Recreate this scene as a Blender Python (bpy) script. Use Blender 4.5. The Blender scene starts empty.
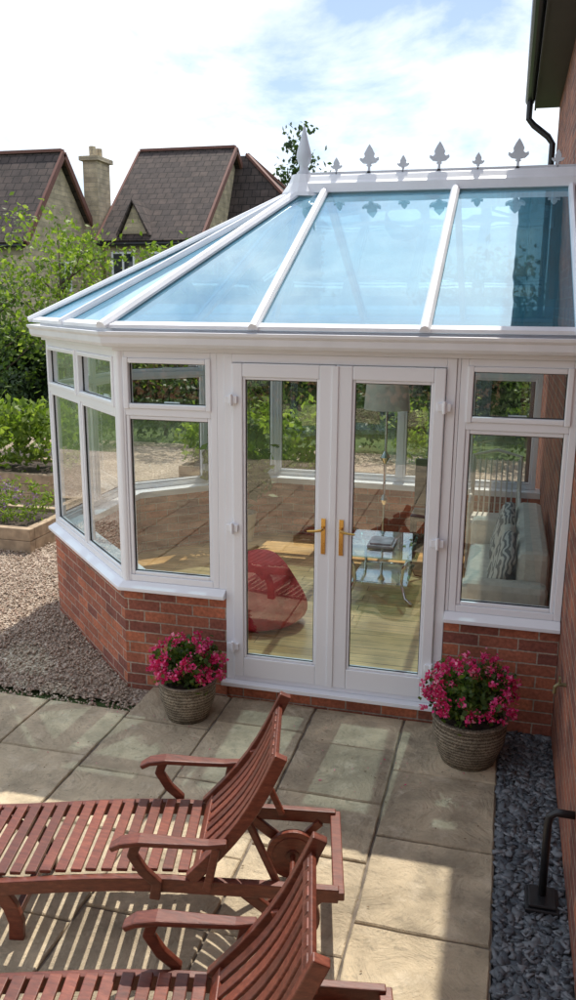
import bpy, math, random
import numpy as np
from mathutils import Matrix, Vector
rng=np.random.default_rng(7); random.seed(7)
sc=bpy.context.scene; COL=sc.collection
V=lambda *a: np.array(a,dtype=float)
# ---------------------------------------------------------------- materials
def newmat(name):
    m=bpy.data.materials.new(name); m.use_nodes=True; nt=m.node_tree
    for n in list(nt.nodes): nt.nodes.remove(n)
    out=nt.nodes.new("ShaderNodeOutputMaterial")
    return m,nt,out
def N(nt,t,**k):
    n=nt.nodes.new(t)
    for a,b in k.items(): setattr(n,a,b)
    return n
def ramp(nt,stops,src=None):
    r=nt.nodes.new("ShaderNodeValToRGB"); cr=r.color_ramp
    while len(cr.elements)<len(stops): cr.elements.new(0.5)
    for e,(p,c) in zip(cr.elements,stops):
        e.position=p; e.color=(c[0],c[1],c[2],1) if not np.isscalar(c) else (c,c,c,1)
    if src is not None: nt.links.new(src,r.inputs[0])
    return r
def mixc(nt,a,b,fac,mode='MIX'):
    m=nt.nodes.new("ShaderNodeMix"); m.data_type='RGBA'; m.blend_type=mode
    for s,idx in ((a,6),(b,7),(fac,0)):
        if hasattr(s,'is_linked'): nt.links.new(s,m.inputs[idx])
        else: m.inputs[idx].default_value = s if idx==0 else (s[0],s[1],s[2],1)
    return m.outputs[2]
def bump(nt,h,strength,dist):
    b=nt.nodes.new("ShaderNodeBump"); b.inputs['Strength'].default_value=strength; b.inputs['Distance'].default_value=dist
    nt.links.new(h,b.inputs['Height']); return b.outputs[0]
def plain(name,col,rough=.5,metal=0,noise=.12,nscale=6,bumpd=0,coat=0,spec=.5):
    m,nt,out=newmat(name); p=N(nt,"ShaderNodeBsdfPrincipled"); nt.links.new(p.outputs[0],out.inputs[0])
    tc=N(nt,"ShaderNodeTexCoord"); no=N(nt,"ShaderNodeTexNoise"); no.inputs['Scale'].default_value=nscale; no.inputs['Detail'].default_value=5
    nt.links.new(tc.outputs['Object'],no.inputs['Vector'])
    lo=[c*(1-noise) for c in col]; hi=[min(1,c*(1+noise)) for c in col]
    r=ramp(nt,[(.3,lo),(.7,hi)],no.outputs[0]); nt.links.new(r.outputs[0],p.inputs['Base Color'])
    p.inputs['Roughness'].default_value=rough; p.inputs['Metallic'].default_value=metal; p.inputs['Coat Weight'].default_value=coat
    p.inputs['Specular IOR Level'].default_value=spec
    if bumpd: nt.links.new(bump(nt,no.outputs[0],.6,bumpd),p.inputs['Normal'])
    return m
def brickmat(name,c1,c2,mortar,bw=.225,rh=.075,ms=.010,bias=0,rough=.85,bd=.006,wob=.09,stretch=None):
    m,nt,out=newmat(name); p=N(nt,"ShaderNodeBsdfPrincipled"); nt.links.new(p.outputs[0],out.inputs[0])
    uv=N(nt,"ShaderNodeUVMap"); br=N(nt,"ShaderNodeTexBrick")
    nz=N(nt,"ShaderNodeTexNoise"); nz.inputs['Scale'].default_value=3; nz.inputs['Detail'].default_value=6
    nf=N(nt,"ShaderNodeTexNoise"); nf.inputs['Scale'].default_value=45; nf.inputs['Detail'].default_value=6
    dn=N(nt,"ShaderNodeTexNoise"); dn.inputs['Scale'].default_value=30; dn.inputs['Detail'].default_value=2; nt.links.new(uv.outputs[0],dn.inputs['Vector'])
    vm=N(nt,"ShaderNodeVectorMath",operation='MULTIPLY_ADD'); nt.links.new(dn.outputs['Color'],vm.inputs[0]); vm.inputs[1].default_value=(rh*wob,)*3; nt.links.new(uv.outputs[0],vm.inputs[2])
    nt.links.new(vm.outputs[0],br.inputs['Vector']); nt.links.new(uv.outputs[0],nz.inputs['Vector'])
    if stretch:
        mp=N(nt,"ShaderNodeMapping"); mp.inputs['Scale'].default_value=stretch; nt.links.new(uv.outputs[0],mp.inputs[0]); nt.links.new(mp.outputs[0],nf.inputs['Vector'])
    else: nt.links.new(uv.outputs[0],nf.inputs['Vector'])
    br.inputs['Scale'].default_value=1; br.inputs['Brick Width'].default_value=bw; br.inputs['Row Height'].default_value=rh
    br.inputs['Mortar Size'].default_value=ms/2; br.inputs['Mortar Smooth'].default_value=.3; br.inputs['Bias'].default_value=bias
    br.inputs['Color1'].default_value=(*c1,1); br.inputs['Color2'].default_value=(*c2,1); br.inputs['Mortar'].default_value=(*mortar,1)
    f=ramp(nt,[(.3,.68),(.7,1.25)],nz.outputs[0]); f2=ramp(nt,[(.3,.65),(.7,1.3)],nf.outputs[0])
    c=mixc(nt,br.outputs['Color'],f.outputs[0],1.0,'MULTIPLY'); c=mixc(nt,c,f2.outputs[0],.85,'MULTIPLY')
    nt.links.new(c,p.inputs['Base Color']); p.inputs['Roughness'].default_value=rough
    inv=N(nt,"ShaderNodeMath",operation='SUBTRACT'); inv.inputs[0].default_value=1; nt.links.new(br.outputs['Fac'],inv.inputs[1])
    ad=N(nt,"ShaderNodeMath",operation='MULTIPLY_ADD'); nt.links.new(nf.outputs[0],ad.inputs[0]); ad.inputs[1].default_value=.3; nt.links.new(inv.outputs[0],ad.inputs[2])
    nt.links.new(bump(nt,ad.outputs[0],.8,bd),p.inputs['Normal'])
    return m
def islandmat(name,stops,rough=.8,bumpscale=20,bd=.003,nmix=.5,nscale=8,transl=0,spec=.4,stain=None):
    m,nt,out=newmat(name); p=N(nt,"ShaderNodeBsdfPrincipled")
    g=N(nt,"ShaderNodeNewGeometry"); r=ramp(nt,stops,g.outputs['Random Per Island'])
    tc=N(nt,"ShaderNodeTexCoord"); no=N(nt,"ShaderNodeTexNoise"); no.inputs['Scale'].default_value=nscale; no.inputs['Detail'].default_value=7; no.inputs['Roughness'].default_value=.65
    nt.links.new(tc.outputs['Object'],no.inputs['Vector'])
    f=ramp(nt,[(.3,.6),(.7,1.35)],no.outputs[0]); c=mixc(nt,r.outputs[0],f.outputs[0],nmix,'MULTIPLY')
    if stain:
        for scl,colr,amt,lo,hi in stain:
            n2=N(nt,"ShaderNodeTexNoise"); n2.inputs['Scale'].default_value=scl; n2.inputs['Detail'].default_value=9; n2.inputs['Roughness'].default_value=.7
            nt.links.new(tc.outputs['Object'],n2.inputs['Vector']); f3=ramp(nt,[(lo,0.0),(hi,1.0)],n2.outputs[0])
            mm=N(nt,"ShaderNodeMath",operation='MULTIPLY'); nt.links.new(f3.outputs[0],mm.inputs[0]); mm.inputs[1].default_value=amt
            c=mixc(nt,c,colr,mm.outputs[0])
    nt.links.new(c,p.inputs['Base Color']); p.inputs['Roughness'].default_value=rough; p.inputs['Specular IOR Level'].default_value=spec
    if bd:
        n3=N(nt,"ShaderNodeTexNoise"); n3.inputs['Scale'].default_value=bumpscale; n3.inputs['Detail'].default_value=10; n3.inputs['Roughness'].default_value=.7; n3.inputs['Distortion'].default_value=.8
        nt.links.new(tc.outputs['Object'],n3.inputs['Vector']); nt.links.new(bump(nt,n3.outputs[0],1,bd),p.inputs['Normal'])
    if transl:
        t=N(nt,"ShaderNodeBsdfTranslucent"); cc=mixc(nt,c,(1.5,1.6,.7),1.0,'MULTIPLY'); nt.links.new(cc,t.inputs[0])
        mx=N(nt,"ShaderNodeMixShader"); mx.inputs[0].default_value=transl
        nt.links.new(p.outputs[0],mx.inputs[1]); nt.links.new(t.outputs[0],mx.inputs[2]); nt.links.new(mx.outputs[0],out.inputs[0])
    else: nt.links.new(p.outputs[0],out.inputs[0])
    return m
def glassmat(name,tint,base,gcol=(1,1,1),rough=.01,power=4,haze=0,hcol=(.75,.8,.82),wobble=0):
    m,nt,out=newmat(name)
    tr=N(nt,"ShaderNodeBsdfTransparent"); tr.inputs[0].default_value=(*tint,1)
    gl=N(nt,"ShaderNodeBsdfGlossy"); gl.inputs['Color'].default_value=(*gcol,1); gl.inputs['Roughness'].default_value=rough
    lw=N(nt,"ShaderNodeLayerWeight"); lw.inputs[0].default_value=.5
    pw=N(nt,"ShaderNodeMath",operation='POWER'); nt.links.new(lw.outputs['Facing'],pw.inputs[0]); pw.inputs[1].default_value=power
    ma=N(nt,"ShaderNodeMath",operation='MULTIPLY_ADD'); ma.use_clamp=True; nt.links.new(pw.outputs[0],ma.inputs[0]); ma.inputs[1].default_value=.9-base; ma.inputs[2].default_value=base
    mx=N(nt,"ShaderNodeMixShader"); nt.links.new(ma.outputs[0],mx.inputs[0]); nt.links.new(tr.outputs[0],mx.inputs[1]); nt.links.new(gl.outputs[0],mx.inputs[2])
    last=mx.outputs[0]
    if wobble:
        tc=N(nt,"ShaderNodeTexCoord"); no=N(nt,"ShaderNodeTexNoise"); no.inputs['Scale'].default_value=1.3; nt.links.new(tc.outputs['Object'],no.inputs['Vector'])
        nt.links.new(bump(nt,no.outputs[0],1,wobble),gl.inputs['Normal'])
    if haze:
        d=N(nt,"ShaderNodeBsdfDiffuse"); d.inputs[0].default_value=(*hcol,1)
        tc=N(nt,"ShaderNodeTexCoord"); no=N(nt,"ShaderNodeTexNoise"); no.inputs['Scale'].default_value=2.2; no.inputs['Detail'].default_value=8; nt.links.new(tc.outputs['Object'],no.inputs['Vector'])
        r=ramp(nt,[(.3,haze*.6),(.75,haze*1.4)],no.outputs[0])
        m2=N(nt,"ShaderNodeMixShader"); nt.links.new(r.outputs[0],m2.inputs[0]); nt.links.new(last,m2.inputs[1]); nt.links.new(d.outputs[0],m2.inputs[2]); last=m2.outputs[0]
    nt.links.new(last,out.inputs[0]); return m

UPVC=plain("white_upvc",(.85,.875,.92),.26,noise=.02,nscale=2)
UPVC2=plain("white_upvc_roof",(.80,.83,.88),.35,noise=.06,nscale=5)
GASK=plain("black_gasket",(.02,.02,.02),.6)
BRICK=brickmat("red_brick",(.50,.165,.085),(.20,.068,.052),(.42,.34,.27),bias=-.05)
BRICKH=brickmat("house_brick",(.38,.135,.075),(.17,.065,.05),(.34,.28,.22))
BRICKS=brickmat("orange_brick",(.42,.2,.12),(.3,.14,.09),(.35,.3,.25))
STONE=brickmat("buff_stone",(.58,.48,.33),(.42,.35,.25),(.45,.39,.3),bw=.45,rh=.16,ms=.02,bd=.02)
TILE=brickmat("dark_roof_tile",(.085,.062,.055),(.055,.042,.04),(.02,.016,.015),bw=.33,rh=.32,ms=.035,bd=.03,rough=.85)
TILER=brickmat("red_roof_tile",(.25,.10,.07),(.2,.085,.06),(.06,.03,.03),bw=.33,rh=.32,ms=.03,bd=.03,rough=.7)
TRIMR=plain("red_verge",(.16,.07,.055),.7)
GLASS=glassmat("window_glass",(.92,.94,.91),.13,power=3.0,rough=.004,wobble=.0018)
RGLASS=glassmat("roof_glass",(.46,.70,.80),.50,gcol=(.74,.91,1),rough=.015,power=3,haze=.18,hcol=(.10,.42,.62),wobble=.006)
DARKG=plain("dark_window_glass",(.03,.04,.05),.05,spec=.8)
BRASS=plain("brass",(.70,.45,.14),.22,metal=1,noise=.05)
BRASSO=plain("weathered_brass",(.22,.19,.10),.5,metal=.7,noise=.3,nscale=30)
CHROME=plain("chrome",(.7,.72,.75),.12,metal=1,noise=.03)
BLACKP=plain("black_plastic",(.015,.015,.017),.35)
RED=plain("red_fabric",(.50,.035,.035),.75,noise=.2,nscale=12,bumpd=.02)
SHADE=plain("lamp_shade_fabric",(.74,.70,.62),.9)
SOFA=plain("cream_fabric",(.62,.58,.50),.9,noise=.1,nscale=20)
DARKF=plain("dark_leather",(.03,.027,.025),.4)
WICK=plain("white_cane",(.66,.63,.56),.6)
SOIL=plain("soil",(.05,.035,.025),.95,noise=.5,nscale=25,bumpd=.03)
SLEEP=plain("weathered_timber",(.36,.27,.18),.85,noise=.35,nscale=9,bumpd=.01)
BARK=plain("bark",(.10,.075,.055),.95,noise=.4,nscale=14,bumpd=.02)
MORT=plain("jointing_mortar",(.17,.14,.11),.95,noise=.4,nscale=15,bumpd=.004)
FLOOR=brickmat("oak_laminate",(.80,.52,.24),(.60,.36,.15),(.16,.08,.035),bw=1.2,rh=.12,ms=.006,rough=.28,bd=.0005,wob=0,stretch=(.06,1,1))
PAVE=islandmat("riven_stone_paving",[(0,(.46,.375,.26)),(.35,(.60,.495,.34)),(.7,(.66,.54,.37)),(1,(.50,.425,.31))],rough=.88,bumpscale=5,bd=.05,nmix=.85,nscale=4,
    stain=[(2.2,(.26,.22,.16),.6,.48,.63),(16,(.21,.18,.135),.5,.53,.64),(6,(.74,.64,.48),.5,.54,.66)])
PEB=islandmat("gravel_stones",[(0,(.26,.20,.15)),(.3,(.44,.34,.26)),(.6,(.55,.45,.36)),(.85,(.36,.24,.18)),(1,(.68,.6,.5))],rough=.8,bd=0,nmix=.2)
SLATE=islandmat("slate_chips",[(0,(.065,.075,.09)),(.5,(.13,.145,.16)),(1,(.24,.25,.265))],rough=.55,bd=0,nmix=.3)
LEAF=islandmat("leaves",[(0,(.035,.07,.015)),(.5,(.075,.13,.025)),(1,(.14,.2,.04))],rough=.5,bd=0,nmix=.7,nscale=2.2,transl=.4)
LEAFB=islandmat("bright_leaves",[(0,(.08,.13,.02)),(.5,(.15,.23,.035)),(1,(.27,.34,.08))],rough=.5,bd=0,nmix=.6,nscale=2.0,transl=.5)
LEAFD=islandmat("dark_leaves",[(0,(.015,.035,.012)),(.5,(.03,.065,.018)),(1,(.06,.105,.03))],rough=.5,bd=0,nmix=.7,nscale=2.5,transl=.25)
PINK=islandmat("pink_petals",[(0,(.50,.01,.10)),(.5,(.68,.025,.20)),(.85,(.78,.12,.34)),(1,(.85,.4,.55))],rough=.6,bd=0,nmix=.3,nscale=15,transl=.3)
LAV=islandmat("lavender_petals",[(0,(.2,.12,.3)),(1,(.35,.22,.45))],rough=.7,bd=0,transl=.2)
def woodmat():
    m,nt,out=newmat("stained_hardwood"); p=N(nt,"ShaderNodeBsdfPrincipled"); nt.links.new(p.outputs[0],out.inputs[0])
    g=N(nt,"ShaderNodeNewGeometry"); tc=N(nt,"ShaderNodeTexCoord"); mp=N(nt,"ShaderNodeMapping"); mp.inputs['Scale'].default_value=(7,34,34); mp.inputs['Rotation'].default_value=(0,0,-.2)
    nt.links.new(tc.outputs['Object'],mp.inputs[0]); no=N(nt,"ShaderNodeTexNoise"); no.inputs['Scale'].default_value=2; no.inputs['Detail'].default_value=8; no.inputs['Roughness'].default_value=.7
    nt.links.new(mp.outputs[0],no.inputs['Vector'])
    r=ramp(nt,[(.25,(.060,.013,.007)),(.5,(.14,.032,.016)),(.8,(.25,.075,.040))],no.outputs[0])
    r2=ramp(nt,[(0,.65),(1,1.4)],g.outputs['Random Per Island']); c=mixc(nt,r.outputs[0],r2.outputs[0],1.0,'MULTIPLY')
    nt.links.new(c,p.inputs['Base Color']); p.inputs['Roughness'].default_value=.42; p.inputs['Coat Weight'].default_value=.2; p.inputs['Coat Roughness'].default_value=.3
    nt.links.new(bump(nt,no.outputs[0],.5,.002),p.inputs['Normal']); return m
WOOD=woodmat()
def potmat():
    m,nt,out=newmat("woven_pot"); p=N(nt,"ShaderNodeBsdfPrincipled"); nt.links.new(p.outputs[0],out.inputs[0])
    tc=N(nt,"ShaderNodeTexCoord"); w=N(nt,"ShaderNodeTexWave"); w.wave_type='BANDS'; w.bands_direction='Z'; w.inputs['Scale'].default_value=16; w.inputs['Distortion'].default_value=5; w.inputs['Detail'].default_value=3; w.inputs['Detail Scale'].default_value=9
    nt.links.new(tc.outputs['Object'],w.inputs['Vector'])
    no=N(nt,"ShaderNodeTexNoise"); no.inputs['Scale'].default_value=18; no.inputs['Detail'].default_value=8; nt.links.new(tc.outputs['Object'],no.inputs['Vector'])
    r=ramp(nt,[(0,(.13,.10,.065)),(.5,(.36,.30,.21)),(1,(.5,.43,.32))],w.outputs[0]); f=ramp(nt,[(.3,.55),(.7,1.3)],no.outputs[0])
    nt.links.new(mixc(nt,r.outputs[0],f.outputs[0],.8,'MULTIPLY'),p.inputs['Base Color'])
    p.inputs['Roughness'].default_value=.85; nt.links.new(bump(nt,w.outputs[0],1,.010),p.inputs['Normal']); return m
POT=potmat()
def groundmat(name,stops,sc1,sc2,vor=None,bd=.02):
    m,nt,out=newmat(name); p=N(nt,"ShaderNodeBsdfPrincipled"); nt.links.new(p.outputs[0],out.inputs[0]); p.inputs['Roughness'].default_value=.95
    tc=N(nt,"ShaderNodeTexCoord")
    no=N(nt,"ShaderNodeTexNoise"); no.inputs['Scale'].default_value=sc1; no.inputs['Detail'].default_value=8; nt.links.new(tc.outputs['Object'],no.inputs['Vector'])
    if vor:
        vo=N(nt,"ShaderNodeTexVoronoi"); vo.inputs['Scale'].default_value=vor; nt.links.new(tc.outputs['Object'],vo.inputs['Vector'])
        sp=N(nt,"ShaderNodeSeparateColor"); nt.links.new(vo.outputs['Color'],sp.inputs[0]); r=ramp(nt,stops,sp.outputs[0])
        f=ramp(nt,[(.3,.75),(.7,1.2)],no.outputs[0]); c=mixc(nt,r.outputs[0],f.outputs[0],1.0,'MULTIPLY')
        d=ramp(nt,[(0,1),(.6,0)],vo.outputs['Distance']); nt.links.new(bump(nt,d.outputs[0],1,bd),p.inputs['Normal'])
    else:
        n2=N(nt,"ShaderNodeTexNoise"); n2.inputs['Scale'].default_value=sc2; n2.inputs['Detail'].default_value=4; nt.links.new(tc.outputs['Object'],n2.inputs['Vector'])
        r=ramp(nt,stops,no.outputs[0]); f=ramp(nt,[(.3,.6),(.7,1.4)],n2.outputs[0]); c=mixc(nt,r.outputs[0],f.outputs[0],1.0,'MULTIPLY')
        nt.links.new(bump(nt,n2.outputs[0],1,bd),p.inputs['Normal'])
    nt.links.new(c,p.inputs['Base Color']); return m
GRAV=groundmat("gravel_bed",[(0,(.23,.18,.135)),(.4,(.38,.30,.23)),(.8,(.50,.41,.325)),(1,(.6,.52,.44))],1.5,0,vor=60,bd=.015)
GRASS=groundmat("grass_ground",[(.3,(.045,.08,.02)),(.7,(.09,.13,.035))],.6,40,bd=.03)

# ---------------------------------------------------------------- mesh helpers
def auto_uv(me):
    nl=len(me.loops)
    if nl==0: return
    nv=len(me.vertices); co=np.empty(nv*3); me.vertices.foreach_get('co',co); co=co.reshape(-1,3)
    li=np.empty(nl,dtype=np.int32); me.loops.foreach_get('vertex_index',li)
    npoly=len(me.polygons); nn=np.empty(npoly*3); me.polygons.foreach_get('normal',nn); nn=nn.reshape(-1,3)
    tot=np.empty(npoly,dtype=np.int32); me.polygons.foreach_get('loop_total',tot)
    ln=np.repeat(nn,tot,axis=0); P=co[li]
    t=np.stack([-ln[:,1],ln[:,0],np.zeros(nl)],1); L=np.linalg.norm(t,axis=1); flat=L<.15
    t[flat]=(1,0,0); L[flat]=1; t/=L[:,None]
    b=np.cross(ln,t); b[flat]=(0,1,0)
    uv=np.stack([(P*t).sum(1),(P*b).sum(1)],1)
    u=me.uv_layers.new(name="UVMap"); u.data.foreach_set('uv',uv.reshape(-1).astype(np.float32))
def mkobj(name,me,mat,parent=None,bevel=0,smooth=False,sub=0):
    me.materials.append(mat); o=bpy.data.objects.new(name,me); COL.objects.link(o)
    if parent is not None:
        o.parent=parent; o.matrix_parent_inverse=Matrix.Translation(parent.location).inverted()
    if bevel:
        b=o.modifiers.new("b","BEVEL"); b.width=bevel; b.segments=2; b.limit_method='ANGLE'; b.angle_limit=.6
    if sub:
        s=o.modifiers.new("s","SUBSURF"); s.levels=sub; s.render_levels=sub
    if smooth: me.polygons.foreach_set('use_smooth',[True]*len(me.polygons))
    return o
class MB:
    def __init__(s): s.v=[]; s.f=[]
    def add(s,vs,fs):
        k=len(s.v); s.v+= [tuple(x) for x in vs]; s.f+=[tuple(i+k for i in f) for f in fs]; return s
    def box(s,x0,x1,y0,y1,z0,z1,fr=None):
        P=[(x,y,z) for x in (x0,x1) for y in (y0,y1) for z in (z0,z1)]
        if fr is not None: P=[fr(p) for p in P]
        F=[(0,1,3,2),(4,6,7,5),(0,4,5,1),(2,3,7,6),(0,2,6,4),(1,5,7,3)]
        return s.add(P,F)
    def beam(s,p,q,w,h,up=(0,0,1)):
        p=V(*p);q=V(*q);d=q-p;L=np.linalg.norm(d);d/=L
        sd=np.cross(d,V(*up)); sd/=np.linalg.norm(sd); u=np.cross(sd,d)
        return s.box(0,L,-w/2,w/2,-h/2,h/2,lambda a:p+d*a[0]+sd*a[1]+u*a[2])
    def tube(s,pts,r,n=10,cap=True,sx=1,sy=1,up=(0,0,1)):
        pts=[V(*p) for p in pts]; rs=r if isinstance(r,(list,tuple)) else [r]*len(pts)
        k=len(s.v); prev=None
        for i,p in enumerate(pts):
            d=(pts[min(i+1,len(pts)-1)]-pts[max(i-1,0)]); d/=np.linalg.norm(d)
            a=V(*up) if abs(np.dot(d,V(*up)))<.95 else V(1,0,0)
            if prev is not None: a=prev
            e=np.cross(d,a); e/=np.linalg.norm(e); g=np.cross(e,d); prev=g
            for j in range(n):
                t=2*math.pi*j/n; s.v.append(tuple(p+rs[i]*(math.cos(t)*e*sx+math.sin(t)*g*sy)))
        for i in range(len(pts)-1):
            for j in range(n):
                a=k+i*n+j; b=k+i*n+(j+1)%n; s.f.append((a,b,b+n,a+n))
        if cap: s.f.append(tuple(k+j for j in range(n))[::-1]); s.f.append(tuple(k+(len(pts)-1)*n+j for j in range(n)))
        return s
    def plank(s,pts,w,h,side):
        pts=[V(*p) for p in pts]; sd=V(*side); k=len(s.v)
        ws=w if isinstance(w,(list,tuple)) else [w]*len(pts)
        for i,p in enumerate(pts):
            d=(pts[min(i+1,len(pts)-1)]-pts[max(i-1,0)]); d/=np.linalg.norm(d); u=np.cross(sd,d); u/=np.linalg.norm(u)
            for a,b in ((-1,-1),(1,-1),(1,1),(-1,1)): s.v.append(tuple(p+sd*a*ws[i]/2+u*b*h/2))
        for i in range(len(pts)-1):
            for j in range(4):
                a=k+i*4+j; b=k+i*4+(j+1)%4; s.f.append((a,b,b+4,a+4))
        s.f.append((k+3,k+2,k+1,k)); e=k+(len(pts)-1)*4; s.f.append((e,e+1,e+2,e+3)); return s
    def lathe(s,c,prof,n=32,sx=1,sy=1):
        k=len(s.v)
        for r,z in prof:
            for j in range(n):
                t=2*math.pi*j/n; s.v.append((c[0]+r*math.cos(t)*sx,c[1]+r*math.sin(t)*sy,c[2]+z))
        for i in range(len(prof)-1):
            for j in range(n):
                a=k+i*n+j;b=k+i*n+(j+1)%n; s.f.append((a,b,b+n,a+n))
        return s
    def extr(s,outline,fr,t):
        n=len(outline); P=[fr((x,-t/2,z)) for x,z in outline]+[fr((x,t/2,z)) for x,z in outline]
        F=[tuple(range(n)),tuple(range(2*n-1,n-1,-1))]+[(i,i+n,(i+1)%n+n,(i+1)%n) for i in range(n)]
        return s.add(P,F)
    def obj(s,name,mat,parent=None,bevel=0,smooth=False,sub=0):
        me=bpy.data.meshes.new(name); me.from_pydata(s.v,[],s.f); me.update()
        import bmesh
        bm=bmesh.new(); bm.from_mesh(me); bmesh.ops.recalc_face_normals(bm,faces=bm.faces); bm.to_mesh(me); bm.free()
        auto_uv(me); return mkobj(name,me,mat,parent,bevel,smooth,sub)
def fastmesh(name,verts,faces):
    me=bpy.data.meshes.new(name); nv=len(verts); nf,k=faces.shape
    me.vertices.add(nv); me.vertices.foreach_set('co',verts.astype(np.float32).reshape(-1))
    me.loops.add(nf*k); me.loops.foreach_set('vertex_index',faces.astype(np.int32).reshape(-1))
    me.polygons.add(nf); me.polygons.foreach_set('loop_start',np.arange(0,nf*k,k,dtype=np.int32))
    try: me.polygons.foreach_set('loop_total',np.full(nf,k,dtype=np.int32))
    except Exception: pass
    me.update(calc_edges=True); me.validate(); return me
def empty(name,loc):
    o=bpy.data.objects.new(name,None); COL.objects.link(o); o.location=loc; o.empty_display_size=.2; return o
def randrot(n):
    q=rng.normal(size=(n,4)); q/=np.linalg.norm(q,axis=1)[:,None]; w,x,y,z=q.T
    return np.stack([np.stack([1-2*(y*y+z*z),2*(x*y-z*w),2*(x*z+y*w)],1),np.stack([2*(x*y+z*w),1-2*(x*x+z*z),2*(y*z-x*w)],1),np.stack([2*(x*z-y*w),2*(y*z+x*w),1-2*(x*x+y*y)],1)],1)
def leaves(name,P,size,mat,parent=None,aspect=.55,flat=0):
    n=len(P); s=size*rng.uniform(.6,1.35,n)
    base=np.array([(-.5,0,0),(0,-.5*aspect,.06),(.5,0,0),(0,.5*aspect,.06)])
    M=randrot(n); L=base[None]*s[:,None,None]; W=np.einsum('nij,nkj->nki',M,L)
    if flat: W[:,:,2]*=(1-flat)
    W=W+P[:,None,:]; F=np.arange(n*4).reshape(n,4)
    return mkobj(name,fastmesh(name,W.reshape(-1,3),F),mat,parent)
def clumpy(c,rad,nclump,per,spread,shell=.55,zmin=None):
    d=rng.normal(size=(nclump,3)); d/=np.linalg.norm(d,axis=1)[:,None]; r=rng.uniform(shell,1.05,nclump)
    C=np.array(c)+d*r[:,None]*np.array(rad)
    P=np.repeat(C,per,axis=0)+rng.normal(size=(nclump*per,3))*spread*np.repeat(rng.uniform(.5,1.3,nclump),per)[:,None]
    if zmin is not None: P=P[P[:,2]>zmin]
    return P
def stones(name,P,size,flatz,mat,cube=False):
    n=len(P)
    if cube:
        b=np.array([(x,y,z) for x in(-.5,.5) for y in(-.5,.5) for z in(-.5,.5)],float); F0=np.array([(0,1,3,2),(4,6,7,5),(0,4,5,1),(2,3,7,6),(0,2,6,4),(1,5,7,3)])
    else:
        b=np.array([(.5,0,0),(-.5,0,0),(0,.5,0),(0,-.5,0),(0,0,.5),(0,0,-.5)],float); F0=np.array([(0,2,4),(2,1,4),(1,3,4),(3,0,4),(2,0,5),(1,2,5),(3,1,5),(0,3,5)])
    L=b[None]*(1+rng.uniform(-.35,.35,(n,len(b),3)))*size*rng.uniform(.5,1.4,n)[:,None,None]*np.stack([rng.uniform(.8,1.4,n),rng.uniform(.6,1,n),np.full(n,flatz)],1)[:,None,:]
    a=rng.uniform(0,6.28,n); t=rng.normal(size=(n,2))*.3
    M=np.zeros((n,3,3)); ca,sa=np.cos(a),np.sin(a); M[:,0,0]=ca;M[:,0,1]=-sa;M[:,1,0]=sa;M[:,1,1]=ca;M[:,2,2]=1;M[:,2,0]=t[:,0];M[:,2,1]=t[:,1]
    W=np.einsum('nij,nkj->nki',M,L)+P[:,None,:]
    F=(F0[None]+(np.arange(n)*len(b))[:,None,None]).reshape(-1,F0.shape[1])
    return mkobj(name,fastmesh(name,W.reshape(-1,3),F),mat)

# ---------------------------------------------------------------- camera
def Rm(a,b,c):
    from math import sin,cos
    Rz=np.array([[cos(a),-sin(a),0],[sin(a),cos(a),0],[0,0,1]]);Rx=np.array([[1,0,0],[0,cos(b),-sin(b)],[0,sin(b),cos(b)]]);Rr=np.array([[cos(c),-sin(c),0],[sin(c),cos(c),0],[0,0,1]])
    return Rz@Rx@Rr
M=Rm(.2548,1.3399,.0077)
cam=bpy.data.cameras.new("camera"); co=bpy.data.objects.new("camera",cam); COL.objects.link(co)
cam.sensor_fit='VERTICAL'; cam.sensor_height=24; cam.lens=.82724*24; cam.clip_end=2000; cam.clip_start=.05
mw=Matrix.Identity(4)
for i in range(3):
    for j in range(3): mw[i][j]=M[i,j]
mw[0][3],mw[1][3],mw[2][3]=1.6275,-4.7076,2.4768
co.matrix_world=mw; sc.camera=co

# ---------------------------------------------------------------- sky + sun
EL=62
w=bpy.data.worlds.new("World"); sc.world=w; w.use_nodes=True; nt=w.node_tree
for n in list(nt.nodes): nt.nodes.remove(n)
wo=nt.nodes.new("ShaderNodeOutputWorld"); bg=nt.nodes.new("ShaderNodeBackground"); nt.links.new(bg.outputs[0],wo.inputs[0])
sk=nt.nodes.new("ShaderNodeTexSky"); sk.sky_type='NISHITA'; sk.sun_disc=False; sk.sun_elevation=math.radians(EL); sk.sun_rotation=0
sk.air_density=1.0; sk.dust_density=.8; sk.ozone_density=2.0
tc=N(nt,"ShaderNodeTexCoord"); mp=N(nt,"ShaderNodeMapping"); mp.inputs['Scale'].default_value=(1,1,2.0); mp.inputs['Location'].default_value=(.35,.1,.2); nt.links.new(tc.outputs['Generated'],mp.inputs[0])
no=N(nt,"ShaderNodeTexNoise"); no.inputs['Scale'].default_value=3.4; no.inputs['Detail'].default_value=10; no.inputs['Roughness'].default_value=.58; no.inputs['Distortion'].default_value=.25
nt.links.new(mp.outputs[0],no.inputs['Vector'])
r=ramp(nt,[(.41,0.08),(.60,1.0)],no.outputs[0])
mxx=mixc(nt,sk.outputs[0],(9.9,10.2,10.6),r.outputs[0]); nt.links.new(mxx,bg.inputs[0]); bg.inputs[1].default_value=.15
sun=bpy.data.lights.new("sun","SUN"); sun.energy=5.0; sun.angle=math.radians(.53); sun.color=(1,.94,.84)
so=bpy.data.objects.new("sun",sun); COL.objects.link(so); so.location=(0,10,20)
so.rotation_euler=Vector((-.02,-math.cos(math.radians(EL)),-math.sin(math.radians(EL)))).to_track_quat('-Z','Y').to_euler()
sc.view_settings.view_transform='Standard'; sc.view_settings.look='None'; sc.view_settings.exposure=0

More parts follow.
